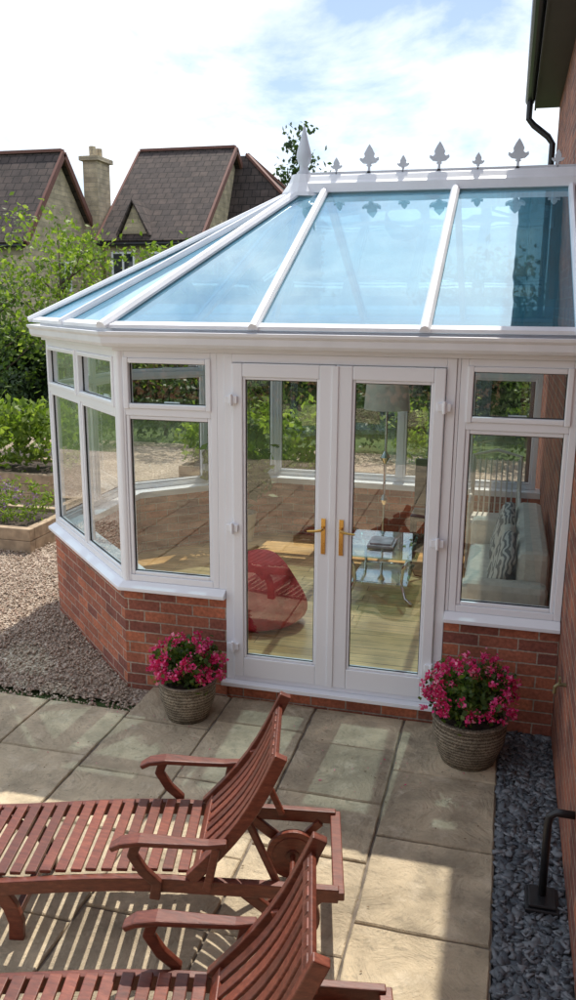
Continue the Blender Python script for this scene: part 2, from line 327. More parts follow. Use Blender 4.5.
# ---------------------------------------------------------------- ground
MB().add([(-400,-300,-.07),(400,-300,-.07),(400,700,-.07),(-400,700,-.07)],[(0,1,2,3)]).obj("ground",GRASS)
MB().add([(-9,-.2,-.04),(3,-.2,-.04),(3,9.5,-.04),(-9,9.5,-.04),(-9,-9,-.045),(-2.9,-9,-.045),(-2.9,-.2,-.045),(-9,-.2,-.045)],[(0,1,2,3),(4,5,6,7)]).obj("gravel",GRAV)
n=42000; P=np.stack([rng.uniform(-4.6,-.4,n),rng.uniform(-.4,4.2,n),rng.uniform(-.035,-.018,n)],1)
keep=(P[:,0]+P[:,1]<-.70)|(P[:,0]<-1.9)
dens=np.exp(-np.clip(P[:,1]-1,0,9)*.35); keep&=rng.uniform(size=n)<dens+.15
stones("gravel_stones",P[keep],.0215,.8,PEB)
n=11500; P=np.stack([rng.uniform(1.735,2.02,n),rng.uniform(-3.8,-.01,n),rng.uniform(-.035,.0,n)],1)
stones("slate_chippings",P,.030,.28,SLATE,cube=True)
MB().box(1.722,2.03,-9,-.001,-.06,-.03).obj("slate_bed",plain("slate_base",(.06,.065,.075),.8))
# paving
pm=MB(); xe=[1.72,1.16,.60,.04,-.52,-1.08,-1.64,-2.2,-2.9]
fixed={0:[-.0,-.6,-1.2,-1.8,-2.4,-3.0],1:[0,-.42,-.95,-1.42,-2.0,-2.6],2:[0,-.34,-.98,-1.55,-2.0,-2.6],3:[0,-.45,-1.02,-1.5,-2.1,-2.7]}
def slab(x0,x1,y0,y1,dz):
    per=[]
    def edge(ax,ay,bx,by):
        k=6
        for i in range(k):
            t=i/k; j=random.uniform(-.0035,.0035)
            per.append((ax+(bx-ax)*t+(j if ay!=by else 0),ay+(by-ay)*t+(j if ax!=bx else 0)))
    edge(x0,y0,x1,y0);edge(x1,y0,x1,y1);edge(x1,y1,x0,y1);edge(x0,y1,x0,y0)
    n_=len(per); k_=len(pm.v); tx=random.uniform(-.004,.004); ty=random.uniform(-.004,.004)
    cx_,cy_=(x0+x1)/2,(y0+y1)/2
    pm.v+=[(x,y,-.05) for x,y in per]+[(x,y,dz-.006) for x,y in per]+[(cx_+(x-cx_)*.982,cy_+(y-cy_)*.982,dz+tx*(x-cx_)+ty*(y-cy_)) for x,y in per]
    for l in (0,1):
        for i in range(n_): a=k_+l*n_+i;b=k_+l*n_+(i+1)%n_; pm.f.append((a,b,b+n_,a+n_))
    pm.f.append(tuple(k_+2*n_+i for i in range(n_)))
for i in range(len(xe)-1):
    x1,x0=xe[i],xe[i+1]
    ys=fixed.get(i,[-.36])[:]
    while ys[-1]>-8: ys.append(ys[-1]-random.choice([.42,.56,.56,.7]))
    if i<4: ys[0]=-.012
    for a,b in zip(ys[:-1],ys[1:]):
        g=.006; slab(x0+g,x1-g,b+g,a-g,random.uniform(-.003,.003))
pv=pm.obj("patio_paving",PAVE)
MB().box(-2.9,1.72,-8.2,-.37,-.06,-.012).box(-.52,1.72,-.37,-.012,-.06,-.012).obj("patio_joints",MORT)
n=70; P=np.stack([rng.uniform(-.9,1.7,n),rng.uniform(-1.0,-.2,n),np.full(n,.008)],1); leaves("fallen_petals",P,.016,PINK,flat=.9)
n=260; P=np.stack([rng.uniform(-2.8,1.7,n),-.37-np.abs(rng.normal(size=n))*.9,np.full(n,.007)],1); leaves("leaf_litter",P,.014,plain("dry_leaf",(.16,.10,.05),.9),flat=.9)

# ---------------------------------------------------------------- conservatory
CN=empty("conservatory",(0,1.8,0))
xw=2.0245; c=.7046; a=1.1903; W=1.365; yr=1.846; dep=2*yr; xr=.0365; zr=3.4046
path=[(0,0),(-c,0),(-c-a,a),(-c-a,dep-a),(-c,dep),(xw-.003,dep)]
full=[(xw-.003,0)]+path[1:]
def sweep(mb,path,prof):
    P=[np.array(p,float) for p in path]; n=len(P); k=len(mb.v); m=len(prof)
    for i,p in enumerate(P):
        ns=[]
        for j in (i-1,i):
            if 0<=j<n-1:
                d=P[j+1]-P[j]; d/=np.linalg.norm(d); ns.append(np.array([-d[1],d[0]]))
        nn=sum(ns); nn/=np.linalg.norm(nn); nn=nn/np.dot(nn,ns[0])
        for o,z in prof: mb.v.append((p[0]+nn[0]*o,p[1]+nn[1]*o,z))
    for i in range(n-1):
        for j in range(m):
            A=k+i*m+j;B=k+i*m+(j+1)%m; mb.f.append((A,B,B+m,A+m))
    mb.f.append(tuple(k+j for j in range(m))); mb.f.append(tuple(k+(n-1)*m+j for j in range(m)))
    return mb
b=MB(); sweep(b,path,[(0,-.06),(0,.66),(-.2,.66),(-.2,-.06)]); sweep(b,[(xw-.003,0),(W,0)],[(0,-.06),(0,.66),(-.2,.66),(-.2,-.06)])
sweep(b,[(W-.002,0),(.002,0)],[(-.01,-.06),(-.01,.09),(-.2,.09),(-.2,-.06)])
b.obj("dwarf_wall",BRICK,CN)
sill=[(.05,.668),(.05,.690),(.0,.722),(-.21,.722),(-.21,.662),(.035,.662)]
b=MB(); sweep(b,path,sill); sweep(b,[(xw-.004,0),(W,0)],sill)
b.box(-.02,W+.02,-.06,.1,.092,.118); b.obj("sills",UPVC,CN,bevel=.003)
b=MB(); FP=[(xw-.01,.1),(-c-.0,.1),(-c-a+.08,a+.05),(-c-a+.08,dep-a-.05),(-c,dep-.1),(xw-.01,dep-.1)]
b.add([(x,y,.121) for x,y in FP],[(0,1,2,3,4,5)]).obj("oak_floor",FLOOR,CN)
fr=MB(); sash=MB(); gk=MB(); gl=MB(); wh_=MB()
def window(p0,p1,ncol,l0=0,l1=None):
    p0=np.array(p0,float);p1=np.array(p1,float);L=np.linalg.norm(p1-p0);d=(p1-p0)/L
    o=np.array([-d[1],d[0]])
    if l1 is None: l1=L
    F=lambda q:(p0[0]+d[0]*q[0]+o[0]*q[1],p0[1]+d[1]*q[0]+o[1]*q[1],q[2])
    z0,z1=.7225,2.2; D0,D1=-.075,-.005
    fw=.042
    fr.box(l0,l0+fw,D0,D1,z0,z1,F); fr.box(l1-fw,l1,D0,D1,z0,z1,F)
    fr.box(l0+fw,l1-fw,D0,D1,z0,z0+fw,F); fr.box(l0+fw,l1-fw,D0,D1,z1-fw,z1,F)
    fr.box(l0+fw,l1-fw,D0,D1,1.805,1.85,F)
    cw=(l1-l0-2*fw-(ncol-1)*.05)/ncol
    for i in range(ncol):
        a0=l0+fw+i*(cw+.05); a1=a0+cw
        if i<ncol-1:
            fr.box(a1,a1+.05,D0,D1-.001,z0+fw,1.805,F); fr.box(a1,a1+.05,D0,D1-.001,1.85,z1-fw,F)
        wh_.box((a0+a1)/2-.05,(a0+a1)/2+.05,-.088,-.0765,1.872,1.888,F)
        for (b0,b1,sp,sw) in ((z0+fw,1.805,-.012,.024),(1.85,z1-fw,.006,.03)):
            sash.box(a0-(.004 if sp>0 else 0),a0+sw,D0+.01,sp,b0-(.004 if sp>0 else 0),b1+(.004 if sp>0 else 0),F); sash.box(a1-sw,a1+(.004 if sp>0 else 0),D0+.01,sp,b0-(.004 if sp>0 else 0),b1+(.004 if sp>0 else 0),F)
            sash.box(a0+sw,a1-sw,D0+.01,sp-.001,b0,b0+sw,F); sash.box(a0+sw,a1-sw,D0+.01,sp-.001,b1-sw,b1,F)
            g0,g1,h0,h1=a0+sw,a1-sw,b0+sw,b1-sw; t=.005
            for bx in ((g0,g0+t,h0,h1),(g1-t,g1,h0,h1),(g0+t,g1-t,h0,h0+t),(g0+t,g1-t,h1-t,h1)):
                gk.box(bx[0],bx[1],-.036,-.026,bx[2],bx[3],F)
            P=[F((x,-.032,z)) for x,z in ((g0,h0),(g1,h0),(g1,h1),(g0,h1))]; gl.add(P,[(0,1,2,3)])
window((0,0),(-c,0),1,.045,c-.012)
fr.box(-.045,0,.004,.075,.7225,2.2)
f_=math.hypot(a,a)
window((-c,0),(-c-a,a),2,.015,f_-.015)
window((-c-a,a),(-c-a,dep-a),2,.015,dep-2*a-.015)
window((-c-a,dep-a),(-c,dep),2,.015,f_-.015)
window((-c,dep),(xw-.003,dep),4,.015,xw+c-.05)
window((xw-.003,0),(W,0),1,.0,xw-W-.023)
fr.box(W,W+.019,.004,.075,.7225,2.2)
cp=MB()
for (x,y) in [(-c,0),(-c-a,a),(-c-a,dep-a),(-c,dep)]:
    cx_=x*.985+.012; cy_=y+(.03 if y<yr else -.03)
    cp.tube([(cx_,cy_,.7225),(cx_,cy_,2.2)],.034,n=14)
cp.obj("corner_posts",UPVC,CN)
fr.obj("window_frames",UPVC,CN,bevel=.004); sash.obj("window_sashes",UPVC,CN,bevel=.006); gk.obj("gaskets",GASK,CN); gl.obj("window_panes",GLASS,CN); wh_.obj("window_handles",UPVC,CN)
d=MB(); zb=.1185
d.box(.0015,.055,-.004,.08,zb,2.2).box(W-.055,W-.0015,-.004,.08,zb,2.2).box(.055,W-.055,-.004,.08,2.148,2.2).box(.055,W-.055,-.003,.08,zb,.150)
d.obj("door_frame",UPVC,CN,bevel=.004)
gl2=MB(); gk2=MB()
for nm,x0,x1,g0,g1 in (("door_leaf_left",.058,.680,.122,.588),("door_leaf_right",.685,1.307,.783,1.243)):
    d=MB(); y0,y1=-.022,.05; zz0,zz1=.154,2.145; h0,h1=.285,2.065
    d.box(x0,g0,y0,y1,zz0,zz1).box(g1,x1,y0,y1,zz0,zz1).box(g0,g1,y0+.001,y1,zz0,h0).box(g0,g1,y0+.001,y1,h1,zz1)
    d.obj(nm,UPVC,CN,bevel=.006)
    d=MB(); t=.016
    for bx in ((g0,g0+t,h0,h1),(g1-t,g1,h0,h1),(g0+t,g1-t,h0,h0+t),(g0+t,g1-t,h1-t,h1)): d.box(bx[0],bx[1],-.012,.03,bx[2],bx[3])
    d.obj(nm+"_bead",UPVC,CN,bevel=.005)
    g0+=t;g1-=t;h0+=t;h1-=t; t=.004
    for bx in ((g0,g0+t,h0,h1),(g1-t,g1,h0,h1),(g0+t,g1-t,h0,h0+t),(g0+t,g1-t,h1-t,h1)): gk2.box(bx[0],bx[1],-.004,.004,bx[2],bx[3])
    gl2.add([(g0,0,h0),(g1,0,h0),(g1,0,h1),(g0,0,h1)],[(0,1,2,3)])
gk2.obj("door_gaskets",GASK,CN); gl2.obj("door_panes",GLASS,CN)
MB().box(.664,.702,-.030,-.0225,.156,2.143).obj("astragal",UPVC,CN,bevel=.003)
h=MB()
for x,s in ((.628,-1),(.737,1)):
    h.box(x-.013,x+.013,-.030,-.0225,1.02,1.24)
    h.tube([(x,-.03,1.18),(x,-.062,1.18),(x+s*.004,-.068,1.178),(x+s*.03,-.07,1.172),(x+s*.09,-.066,1.165)],[.010,.009,.009,.008,.006],n=10)
    h.tube([(x,-.034,1.08),(x,-.0225,1.08)],.009,n=10)
h.obj("brass_handles",BRASS,CN,bevel=.003)
h=MB()
for x in (.058,1.307):
    for z in (.36,1.14,1.93): h.box(x-.04,x+.035,-.040,-.0225,z-.022,z+.022).tube([(x,-.043,z-.035),(x,-.043,z+.035)],.011,n=10)
h.obj("hinges",UPVC,CN,bevel=.003)
b=MB(); sweep(b,full,[(.02,2.2015),(.02,2.335),(-.09,2.335),(-.09,2.2015)]); b.obj("eaves_beam",UPVC,CN,bevel=.003)
b=MB(); sweep(b,full,[(.022,2.315),(.022,2.235),(.05,2.225),(.085,2.232),(.098,2.25),(.102,2.285),(.116,2.30),(.120,2.318),(.108,2.32),(.098,2.305),(.088,2.29),(.04,2.29)]); b.obj("gutter",UPVC2,CN,bevel=.002)
eo=.072; k=math.tan(math.radians(22.5))*eo; ze=2.345
E=[(xw-.003,-eo,ze),(-c-k,-eo,ze),(-c-a-eo,a-k,ze),(-c-a-eo,dep-a+k,ze),(-c-k,dep+eo,ze),(xw-.003,dep+eo,ze)]
RE=(xr,yr,zr-.06); RW=(xw-.003,yr,zr-.06)
MB().add(E+[RE,RW],[(0,1,6,7),(1,2,6),(2,3,6),(3,4,6),(4,5,7,6)]).obj("roof_glass",RGLASS,CN)
rb=MB(); under=MB()
def bar(e,t,w=.055):
    e=V(*e);t=V(*t); d_=t-e; d_/=np.linalg.norm(d_); sd=np.cross(d_,V(0,0,1)); sd/=np.linalg.norm(sd); u=np.cross(sd,d_)
    prof=[(-.5,0),(-.5,.35),(-.28,.85),(0,1),(.28,.85),(.5,.35),(.5,0)]
    P=[]; h_=.042
    for q in (e-d_*.02,t): P+=[tuple(q+sd*x*w+u*(y*h_+.002)) for x,y in prof]
    m=len(prof); rb.add(P,[(i,i+1,i+1+m,i+m) for i in range(m-1)]+[(m-1,0,m,2*m-1),tuple(range(m)),tuple(range(2*m-1,m-1,-1))])
    under.beam(e-u*.035+d_*.05,t-u*.035,.04,.06)
def onedge(A,B,t): return tuple(V(*A)*(1-t)+V(*B)*t)
for x in (.21,1.185): bar((x,-eo,ze),(x,yr-.02,zr-.065),.062); bar((x,dep+eo,ze),(x,yr+.02,zr-.065))
for i in (1,2,3,4): bar(E[i],RE,.080)
for i in (1,2,3): bar(onedge(E[i],E[i+1],.5),RE,.05)
bar((xw-.035,-eo,ze),(xw-.035,yr,zr-.065),.05)
rb.obj("glazing_bars",UPVC2,CN); under.obj("rafters",UPVC2,CN)
b=MB(); sweep(b,full,[(.085,2.337),(.085,2.358),(.03,2.378),(.02,2.337)]); b.obj("eaves_trim",UPVC2,CN)
b=MB()
prof=[(-.11,-.095),(-.10,-.03),(-.075,-.01),(-.045,.03),(0,.05),(.045,.03),(.075,-.01),(.10,-.03),(.11,-.095),(.06,-.10),(-.06,-.10)]
m=len(prof); P=[(xr-.06,yr+y,zr+z) for y,z in prof]+[(xw-.004,yr+y,zr+z) for y,z in prof]
b.add(P,[(i,(i+1)%m,(i+1)%m+m,i+m) for i in range(m)]+[tuple(range(m)),tuple(range(2*m-1,m-1,-1))])
b.lathe((xr-.02,yr,zr-.12),[(.0,.0),(.17,.0),(.16,.03),(.11,.10),(.08,.165),(.0,.18)],n=12); b.obj("ridge",UPVC2,CN)
CREST=plain("grey_white_finial",(.60,.64,.70),.4,noise=.05)
cr=MB()
def spear(x,h,wd):
    o=[(.16,0),(.07,.10),(.06,.24),(.16,.28),(.08,.33),(.34,.36),(.52,.47),(.50,.56),(.34,.52),(.24,.58),(.28,.68),(.15,.85),(0,1.0)]
    pts=[(px*wd,pz*h) for px,pz in o]+[(-px*wd,pz*h) for px,pz in o[::-1][1:]]
    cr.extr(pts,lambda q:(x+q[0],yr+q[1],zr+.040+q[2]),.02)
for i,x in enumerate([.28,.53,.785,1.05,1.33,1.61,1.885]):
    if i%2: spear(x,.21,.14)
    else: spear(x,.125,.085)
cr.box(.06,xw-.01,yr-.010,yr+.010,zr+.03,zr+.062)
cr.obj("ridge_cresting",CREST,CN,bevel=.004)
MB().lathe((xr-.01,yr,zr+.03),[(.0,0),(.055,0),(.055,.03),(.035,.05),(.032,.08),(.05,.11),(.060,.15),(.053,.19),(.03,.27),(.012,.34),(.001,.38)],n=16).obj("finial",CREST,CN,smooth=True)

# ---------------------------------------------------------------- furniture inside
fl=.122
L=empty("floor_lamp",(.57,3.0,fl))
MB().lathe((.57,3.0,fl),[(0,0),(.14,0),(.14,.015),(.02,.03),(.012,.05),(.012,1.45),(0,1.46)],n=24).lathe((.57,3,fl+.5),[(.012,0),(.04,.05),(.012,.1)],n=12).lathe((.57,3,fl+.9),[(.012,0),(.05,.06),(.012,.12)],n=12).obj("stand",CHROME,L)
MB().lathe((.57,3.0,fl+1.42),[(.215,0),(.19,.31)],n=36).obj("shade",SHADE,L,smooth=True)
T=empty("glass_coffee_table",(.75,2.0,fl)); tx,ty=.72,2.0
MB().box(tx-.3,tx+.32,ty-.4,ty+.4,.512,.524).box(tx-.22,tx+.24,ty-.3,ty+.3,.262,.272).obj("glass_tops",glassmat("table_glass",(.7,.88,.82),.25,rough=.01),T)
t=MB()
for sx in (-1,1):
    for sy in (-1,1):
        x=tx+sx*.25;y=ty+sy*.33
        t.tube([(x,y,.51),(x-sx*.05,y-sy*.04,.40),(x-sx*.06,y-sy*.05,.28),(x-sx*.02,y-sy*.02,.16),(x+sx*.04,y+sy*.03,fl+.012)],.014,n=8)
t.tube([(tx-.2,ty-.28,.265),(tx+.2,ty-.28,.265)],.01).tube([(tx-.2,ty+.28,.265),(tx+.2,ty+.28,.265)],.01); t.obj("legs",CHROME,T,smooth=True)
MB().box(tx-.12,tx+.1,ty-.15,ty+.12,.525,.545).box(tx-.1,tx+.08,ty-.12,ty+.1,.546,.560).obj("magazines",plain("magazine",(.35,.3,.32),.3,noise=.6,nscale=12),T,bevel=.002)
rx,ry=-.05,1.02
A=empty("red_bean_bag",(rx,ry,fl))
b=MB(); prof=[(0,0),(.24,.0),(.31,.05),(.335,.13),(.32,.22),(.28,.31),(.235,.39),(.185,.46),(.12,.51),(.0,.53)]
b.lathe((0,0,0),prof,n=36)
vv=[]
for (x,y,z) in b.v:
    th=math.atan2(y,x); s_=1+.045*math.sin(3*th+z*9)+.03*math.sin(7*th-z*14)
    vv.append((rx+x*s_-z*z*.25,ry+y*s_+z*z*.35,fl+.002+z*(1-.18*max(0,-y)/.33)))
b.v=vv; b.obj("bag",RED,A,smooth=True,sub=1)
S=empty("sofa",(1.7,1.5,fl))
b=MB(); b.box(1.42,1.98,.75,2.3,fl+.06,fl+.40).box(1.78,1.985,.75,2.3,fl+.40,fl+.78).box(1.42,1.98,.58,.75,fl+.06,fl+.60).box(1.42,1.98,2.3,2.46,fl+.06,fl+.60); b.obj("body",SOFA,S,bevel=.05)
def cushmat():
    m,nt,out=newmat("zigzag_cushion"); p=N(nt,"ShaderNodeBsdfPrincipled"); nt.links.new(p.outputs[0],out.inputs[0]); p.inputs['Roughness'].default_value=.85
    tc=N(nt,"ShaderNodeTexCoord"); wv=N(nt,"ShaderNodeTexWave"); wv.inputs['Scale'].default_value=9; wv.inputs['Distortion'].default_value=9; wv.inputs['Detail'].default_value=1; nt.links.new(tc.outputs['Object'],wv.inputs['Vector'])
    r=ramp(nt,[(.45,(.6,.58,.52)),(.55,(.2,.2,.19))],wv.outputs[0]); nt.links.new(r.outputs[0],p.inputs['Base Color']); return m
CM=cushmat()
for i,(y,z,rt) in enumerate(((.98,fl+.6,.3),(1.45,fl+.58,-.2),(1.95,fl+.6,.15))):
    b=MB(); F=lambda q,y=y,z=z,rt=rt:(1.68+q[0]*.9+q[2]*.25,y+q[1]*math.cos(rt)-q[2]*math.sin(rt),z+q[2]*math.cos(rt)+q[1]*math.sin(rt))
    b.box(-.06,.06,-.2,.2,-.2,.2,F); b.obj("cushion_%d"%(i+1),CM if i!=1 else SOFA,S,bevel=.05,smooth=True)
C=empty("cane_chair",(1.6,3.05,fl)); b=MB()
for i in range(9):
    x=1.4+i*.05; b.tube([(x,3.2,fl+.42),(x,3.3,fl+.95)],.008,n=6)
b.tube([(1.38,3.2,fl),(1.38,3.19,fl+.42),(1.38,3.31,fl+.98),(1.6,3.33,fl+1.03),(1.82,3.31,fl+.98),(1.82,3.19,fl+.42),(1.82,3.2,fl)],.016,n=8)
b.tube([(1.38,2.8,fl),(1.38,2.78,fl+.62),(1.38,3.22,fl+.66)],.016,n=8).tube([(1.82,2.8,fl),(1.82,2.78,fl+.62),(1.82,3.22,fl+.66)],.016,n=8).box(1.38,1.82,2.78,3.22,fl+.39,fl+.44); b.obj("frame",WICK,C)
D=empty("dark_dining_chair",(.98,2.9,fl)); b=MB()
b.box(.85,1.2,2.75,3.1,fl+.42,fl+.47).box(.85,1.2,3.08,3.12,fl+.5,fl+.95)
for x in (.87,1.18):
    for y in (2.77,3.08): b.box(x-.015,x+.015,y-.015,y+.015,fl,fl+.42)
b.obj("frame",DARKF,D,bevel=.01)
Hp=empty("house_plant",(-.9,3.1,fl)); MB().lathe((-.9,3.1,fl),[(0,0),(.12,0),(.16,.3),(.14,.3),(.13,.27),(0,.27)],n=24).obj("pot",plain("glazed_pot",(.5,.48,.42),.3),Hp)
leaves("foliage",clumpy((-.9,3.1,fl+.85),(.3,.3,.45),30,12,.07),.13,LEAF,Hp)

# ---------------------------------------------------------------- main house (right)
H=empty("brick_house",(5,0,0))
b=MB(); b.box(xw,8,-9,6.1,-.06,4.76).obj("walls",BRICKH,H)
b=MB(); b.add([(8.0,6.1,4.76),(xw,6.1,4.76),(5,6.1,7.3)],[(0,1,2)]); b.obj("gable",BRICKH,H)
b=MB(); b.add([(1.70,-9.3,4.93),(1.70,6.3,4.93),(5,6.3,7.6),(5,-9.3,7.6),(8.3,-9.3,4.93),(8.3,6.3,4.93)],[(0,1,2,3),(3,2,5,4)]); o=b.obj("roof",TILE,H); sm=o.modifiers.new("s","SOLIDIFY"); sm.thickness=.08; sm.offset=1
MB().box(1.765,xw+.02,-9.2,6.25,4.762,4.78).box(1.745,1.765,-9.2,6.26,4.74,4.92).obj("fascia_soffit",plain("dark_stained_timber",(.03,.022,.018),.5),H)
b=MB(); b.tube([(1.69,-9.2,4.86),(1.69,6.3,4.86)],.055,n=12)
b.tube([(1.69,6.1,4.84),(1.69,6.1,4.62),(1.75,6.1,4.55),(1.92,6.1,4.42),(1.975,6.1,4.34),(1.975,6.1,.05)],.036,n=12); b.obj("gutter_and_downpipe",BLACKP,H)
G=empty("waste_pipe",(1.93,-1.5,0))
MB().tube([(2.03,-1.45,.42),(1.95,-1.45,.42),(1.925,-1.45,.40),(1.92,-1.45,.36),(1.92,-1.47,.0)],.017,n=12).obj("pipe",BLACKP,G,smooth=True)
MB().box(1.85,1.99,-1.56,-1.40,-.03,.02).box(1.862,1.978,-1.548,-1.412,.02,.035).obj("gully",BLACKP,G,bevel=.006)
T2=empty("outside_tap",(2.0,-.6,.6))
MB().tube([(2.03,-.62,.62),(1.985,-.62,.62),(1.97,-.62,.605),(1.968,-.62,.57)],.010,n=10).tube([(1.99,-.62,.62),(1.99,-.62,.65)],.006,n=8).box(1.985,1.995,-.638,-.602,.648,.658).obj("body",BRASSO,T2)

# ---------------------------------------------------------------- flower pots
def flowerpot(x,y,r,h,fr_,fh):
    E_=empty("flower_pot",(x,y,0))
    MB().lathe((x,y,0),[(0,0.001),(r*.74,0.001),(r*.84,h*.2),(r*1.0,h*.55),(r*1.02,h*.75),(r*.98,h*.88),(r*1.05,h*.93),(r*1.05,h),(r*.92,h),(r*.9,h*.85),(0,h*.85)],n=48).obj("pot",POT,E_,smooth=True)
    MB().lathe((x,y,h*.88),[(0,.0),(r*.9,.0)],n=24).obj("soil",SOIL,E_)
    P=clumpy((x,y,h+fh*.40),(fr_*.95,fr_*.9,fh*.48),80,26,.032,shell=.2,zmin=h*.80); leaves("leaves",P,.036,LEAF,E_,aspect=.7)
    nb=105; d=rng.normal(size=(nb,3)); d[:,2]=np.abs(d[:,2])*.9-.3; d/=np.linalg.norm(d,axis=1)[:,None]
    C_=np.array((x,y,h+fh*.36))+d*np.array((fr_,fr_*.95,fh*.62))*rng.uniform(.8,1.14,nb)[:,None]
    Q=np.repeat(C_,18,axis=0)+rng.normal(size=(nb*18,3))*.0125
    leaves("blooms",Q,.021,PINK,E_,aspect=.85)
flowerpot(-.145,-.32,.17,.245,.20,.26)
flowerpot(1.555,-.37,.20,.27,.25,.32)

# ---------------------------------------------------------------- loungers
def lounger(ox,oy,ang):
    E_=empty("sun_lounger",(ox,oy,0)); ca,sa=math.cos(ang),math.sin(ang)
    A_=V(ca,sa,0); B_=V(sa,-ca,0); O=V(ox,oy,0)
    X=lambda u,v,z: O+A_*u+B_*v+V(0,0,z)
    fr_=MB(); wd=.50
    zc=lambda u: .305+.026*math.cos((u+.15)*3.3) if u<0 else .325
    us=np.linspace(-1.12,.0,15)
    for v in (0.0,wd):
        fr_.plank([X(u,v,zc(u)-.03) for u in us]+[X(.28,v,.285),X(.565,v,.27)],.032,.060,B_)
    fr_.beam(X(.565,-.016,.27),X(.565,wd+.016,.27),.045,.035)
    fr_.beam(X(-1.12,.0,.28),X(-1.12,wd,.28),.03,.06)
    fr_.beam(X(.02,0.017,.28),X(.02,wd-.017,.28),.03,.045)
    for v in (0.035,wd-.035):
        fr_.plank([X(-.80,v,.29),X(-.77,v,.22),X(-.73,v,.15),X(-.71,v,.08),X(-.715,v,.0)],[.03]*5,.06,B_)
        fr_.plank([X(-.95,v,.27),X(-.87,v,.235),X(-.78,v,.17)],[.028]*3,.04,B_)
    for v in (.014,wd-.014):
        fr_.plank([X(.20,v,.26),X(.27,v,.20),X(.36,v,.13)],.022,.045,B_)
        fr_.plank([X(.50,v,.25),X(.45,v,.20),X(.38,v,.12)],.022,.035,B_)
    fr_.beam(X(-.715,.05,.10),X(-.715,wd-.05,.10),.03,.04)
    fr_.tube([X(.38,0.0,.118),X(.38,wd,.118)],.013,n=10)
    fr_.obj("frame",WOOD,E_,bevel=.005)
    sl=MB(); u=-1.08
    while u<-.035:
        z=zc(u+.02)+.012; j=random.uniform(-.0015,.0015); sl.beam(X(u+.022+j,.018,z),X(u+.022-j,wd-.018,z+j),.043,.016,up=(0,0,1)); u+=.060
    sl.obj("seat_slats",WOOD,E_,bevel=.004)
    bk=MB(); H0=lambda v:X(.0,v,.335); T0=lambda v:X(.325,v,.83)
    nrm=np.cross(B_,(T0(0)-H0(0))); nrm/=np.linalg.norm(nrm)
    def bl(v,w_,ext0=0,ext1=0,h_=.022):
        d_=T0(v)-H0(v); pts=[H0(v)+d_*(t-ext0*(1-t)+ext1*t)+nrm*(-.035*math.sin(t*math.pi)) for t in np.linspace(0,1,9)]
        bk.plank(pts,w_,h_,B_)
    bl(-.0,.034,.02,.05,.05); bl(wd,.034,.02,.05,.05)
    for i in range(7): bl(.056+i*(wd-.112)/6,.044,-.03,-.05,.014)
    for t in (.04,.93):
        p=H0(0)*(1-t)+T0(0)*t-nrm*.035*math.sin(t*math.pi); q=H0(wd)*(1-t)+T0(wd)*t-nrm*.035*math.sin(t*math.pi); bk.beam(p+B_*.017,q-B_*.017,.05,.02,up=tuple(nrm))
    for v in (.022,wd-.022): bk.beam(X(.2,v,.60),X(.33,v,.29),.018,.028,up=(1,0,0))
    bk.obj("backrest",WOOD,E_,bevel=.004)
    ar=MB()
    for v in (-.035,wd+.035):
        ar.plank([X(-.30,v,.478),X(-.26,v,.502),X(-.19,v,.513),X(-.05,v,.505),X(.07,v,.500),X(.14,v,.505)],[.046,.062,.064,.052,.044,.034],.022,B_)
        ar.plank([X(-.20,v,.505),X(-.22,v,.45),X(-.18,v,.38),X(-.13,v,.33),X(-.14,v,.26)],[.026]*5,.042,B_)
        ar.beam(X(.10,v,.49),X(.06,v,.30),.022,.032,up=(1,0,0))
    ar.obj("armrests",WOOD,E_,bevel=.006)
    wh=MB()
    for v in (.058,wd-.058):
        wh.tube([X(.38,v-.014,.118),X(.38,v+.014,.118)],.117,n=36); wh.tube([X(.38,v-.024,.118),X(.38,v+.024,.118)],.032,n=16)
        wh.tube([X(.38,v-.018,.118),X(.38,v+.018,.118)],.092,n=36)
    wh.obj("wheels",WOOD,E_,bevel=.004)
lounger(.47,-1.63,math.radians(13)); lounger(.825,-2.545,math.radians(13))

# ---------------------------------------------------------------- raised beds
def bed(x0,x1,y0,y1,h,nm="raised_bed"):
    E_=empty(nm,((x0+x1)/2,(y0+y1)/2,0)); b=MB(); k_=int(round(h/.13))
    for i in range(k_):
        z0=-.04+i*.13; z1=z0+.127; t=.09
        b.box(x0,x1,y0,y0+t,z0,z1).box(x0,x1,y1-t,y1,z0,z1).box(x0,x0+t,y0+t+.002,y1-t-.002,z0,z1).box(x1-t,x1,y0+t+.002,y1-t-.002,z0,z1)
    b.obj("sleepers",SLEEP,E_,bevel=.008); MB().box(x0+.09,x1-.09,y0+.09,y1-.09,-.04,h-.08).obj("soil",SOIL,E_)
    return E_
e1=bed(-4.7,-3.0,2.55,3.5,.26); P=np.concatenate([clumpy((x,3.05,.34),(.3,.3,.27),28,22,.05,zmin=.15) for x in (-4.4,-3.9,-3.4)]); leaves("lavender_leaves",P,.06,LEAFB,e1,aspect=.35); P=clumpy((-3.6,2.95,.45),(.45,.25,.14),34,14,.03); leaves("lavender_flowers",P,.03,LAV,e1)
e2=bed(-5.6,-3.9,4.5,5.6,.39); leaves("foliage",np.concatenate([clumpy((x,5,.75),(.45,.45,.5),40,22,.09,zmin=.3) for x in (-5.3,-4.6,-4.15)]),.10,LEAFB,e2)
e3=bed(-2.6,-.6,5.6,6.6,.39); leaves("foliage",np.concatenate([clumpy((x,6.1,.7),(.5,.4,.45),40,20,.09,zmin=.3) for x in (-2.3,-1.6,-1)]),.11,LEAFB,e3)

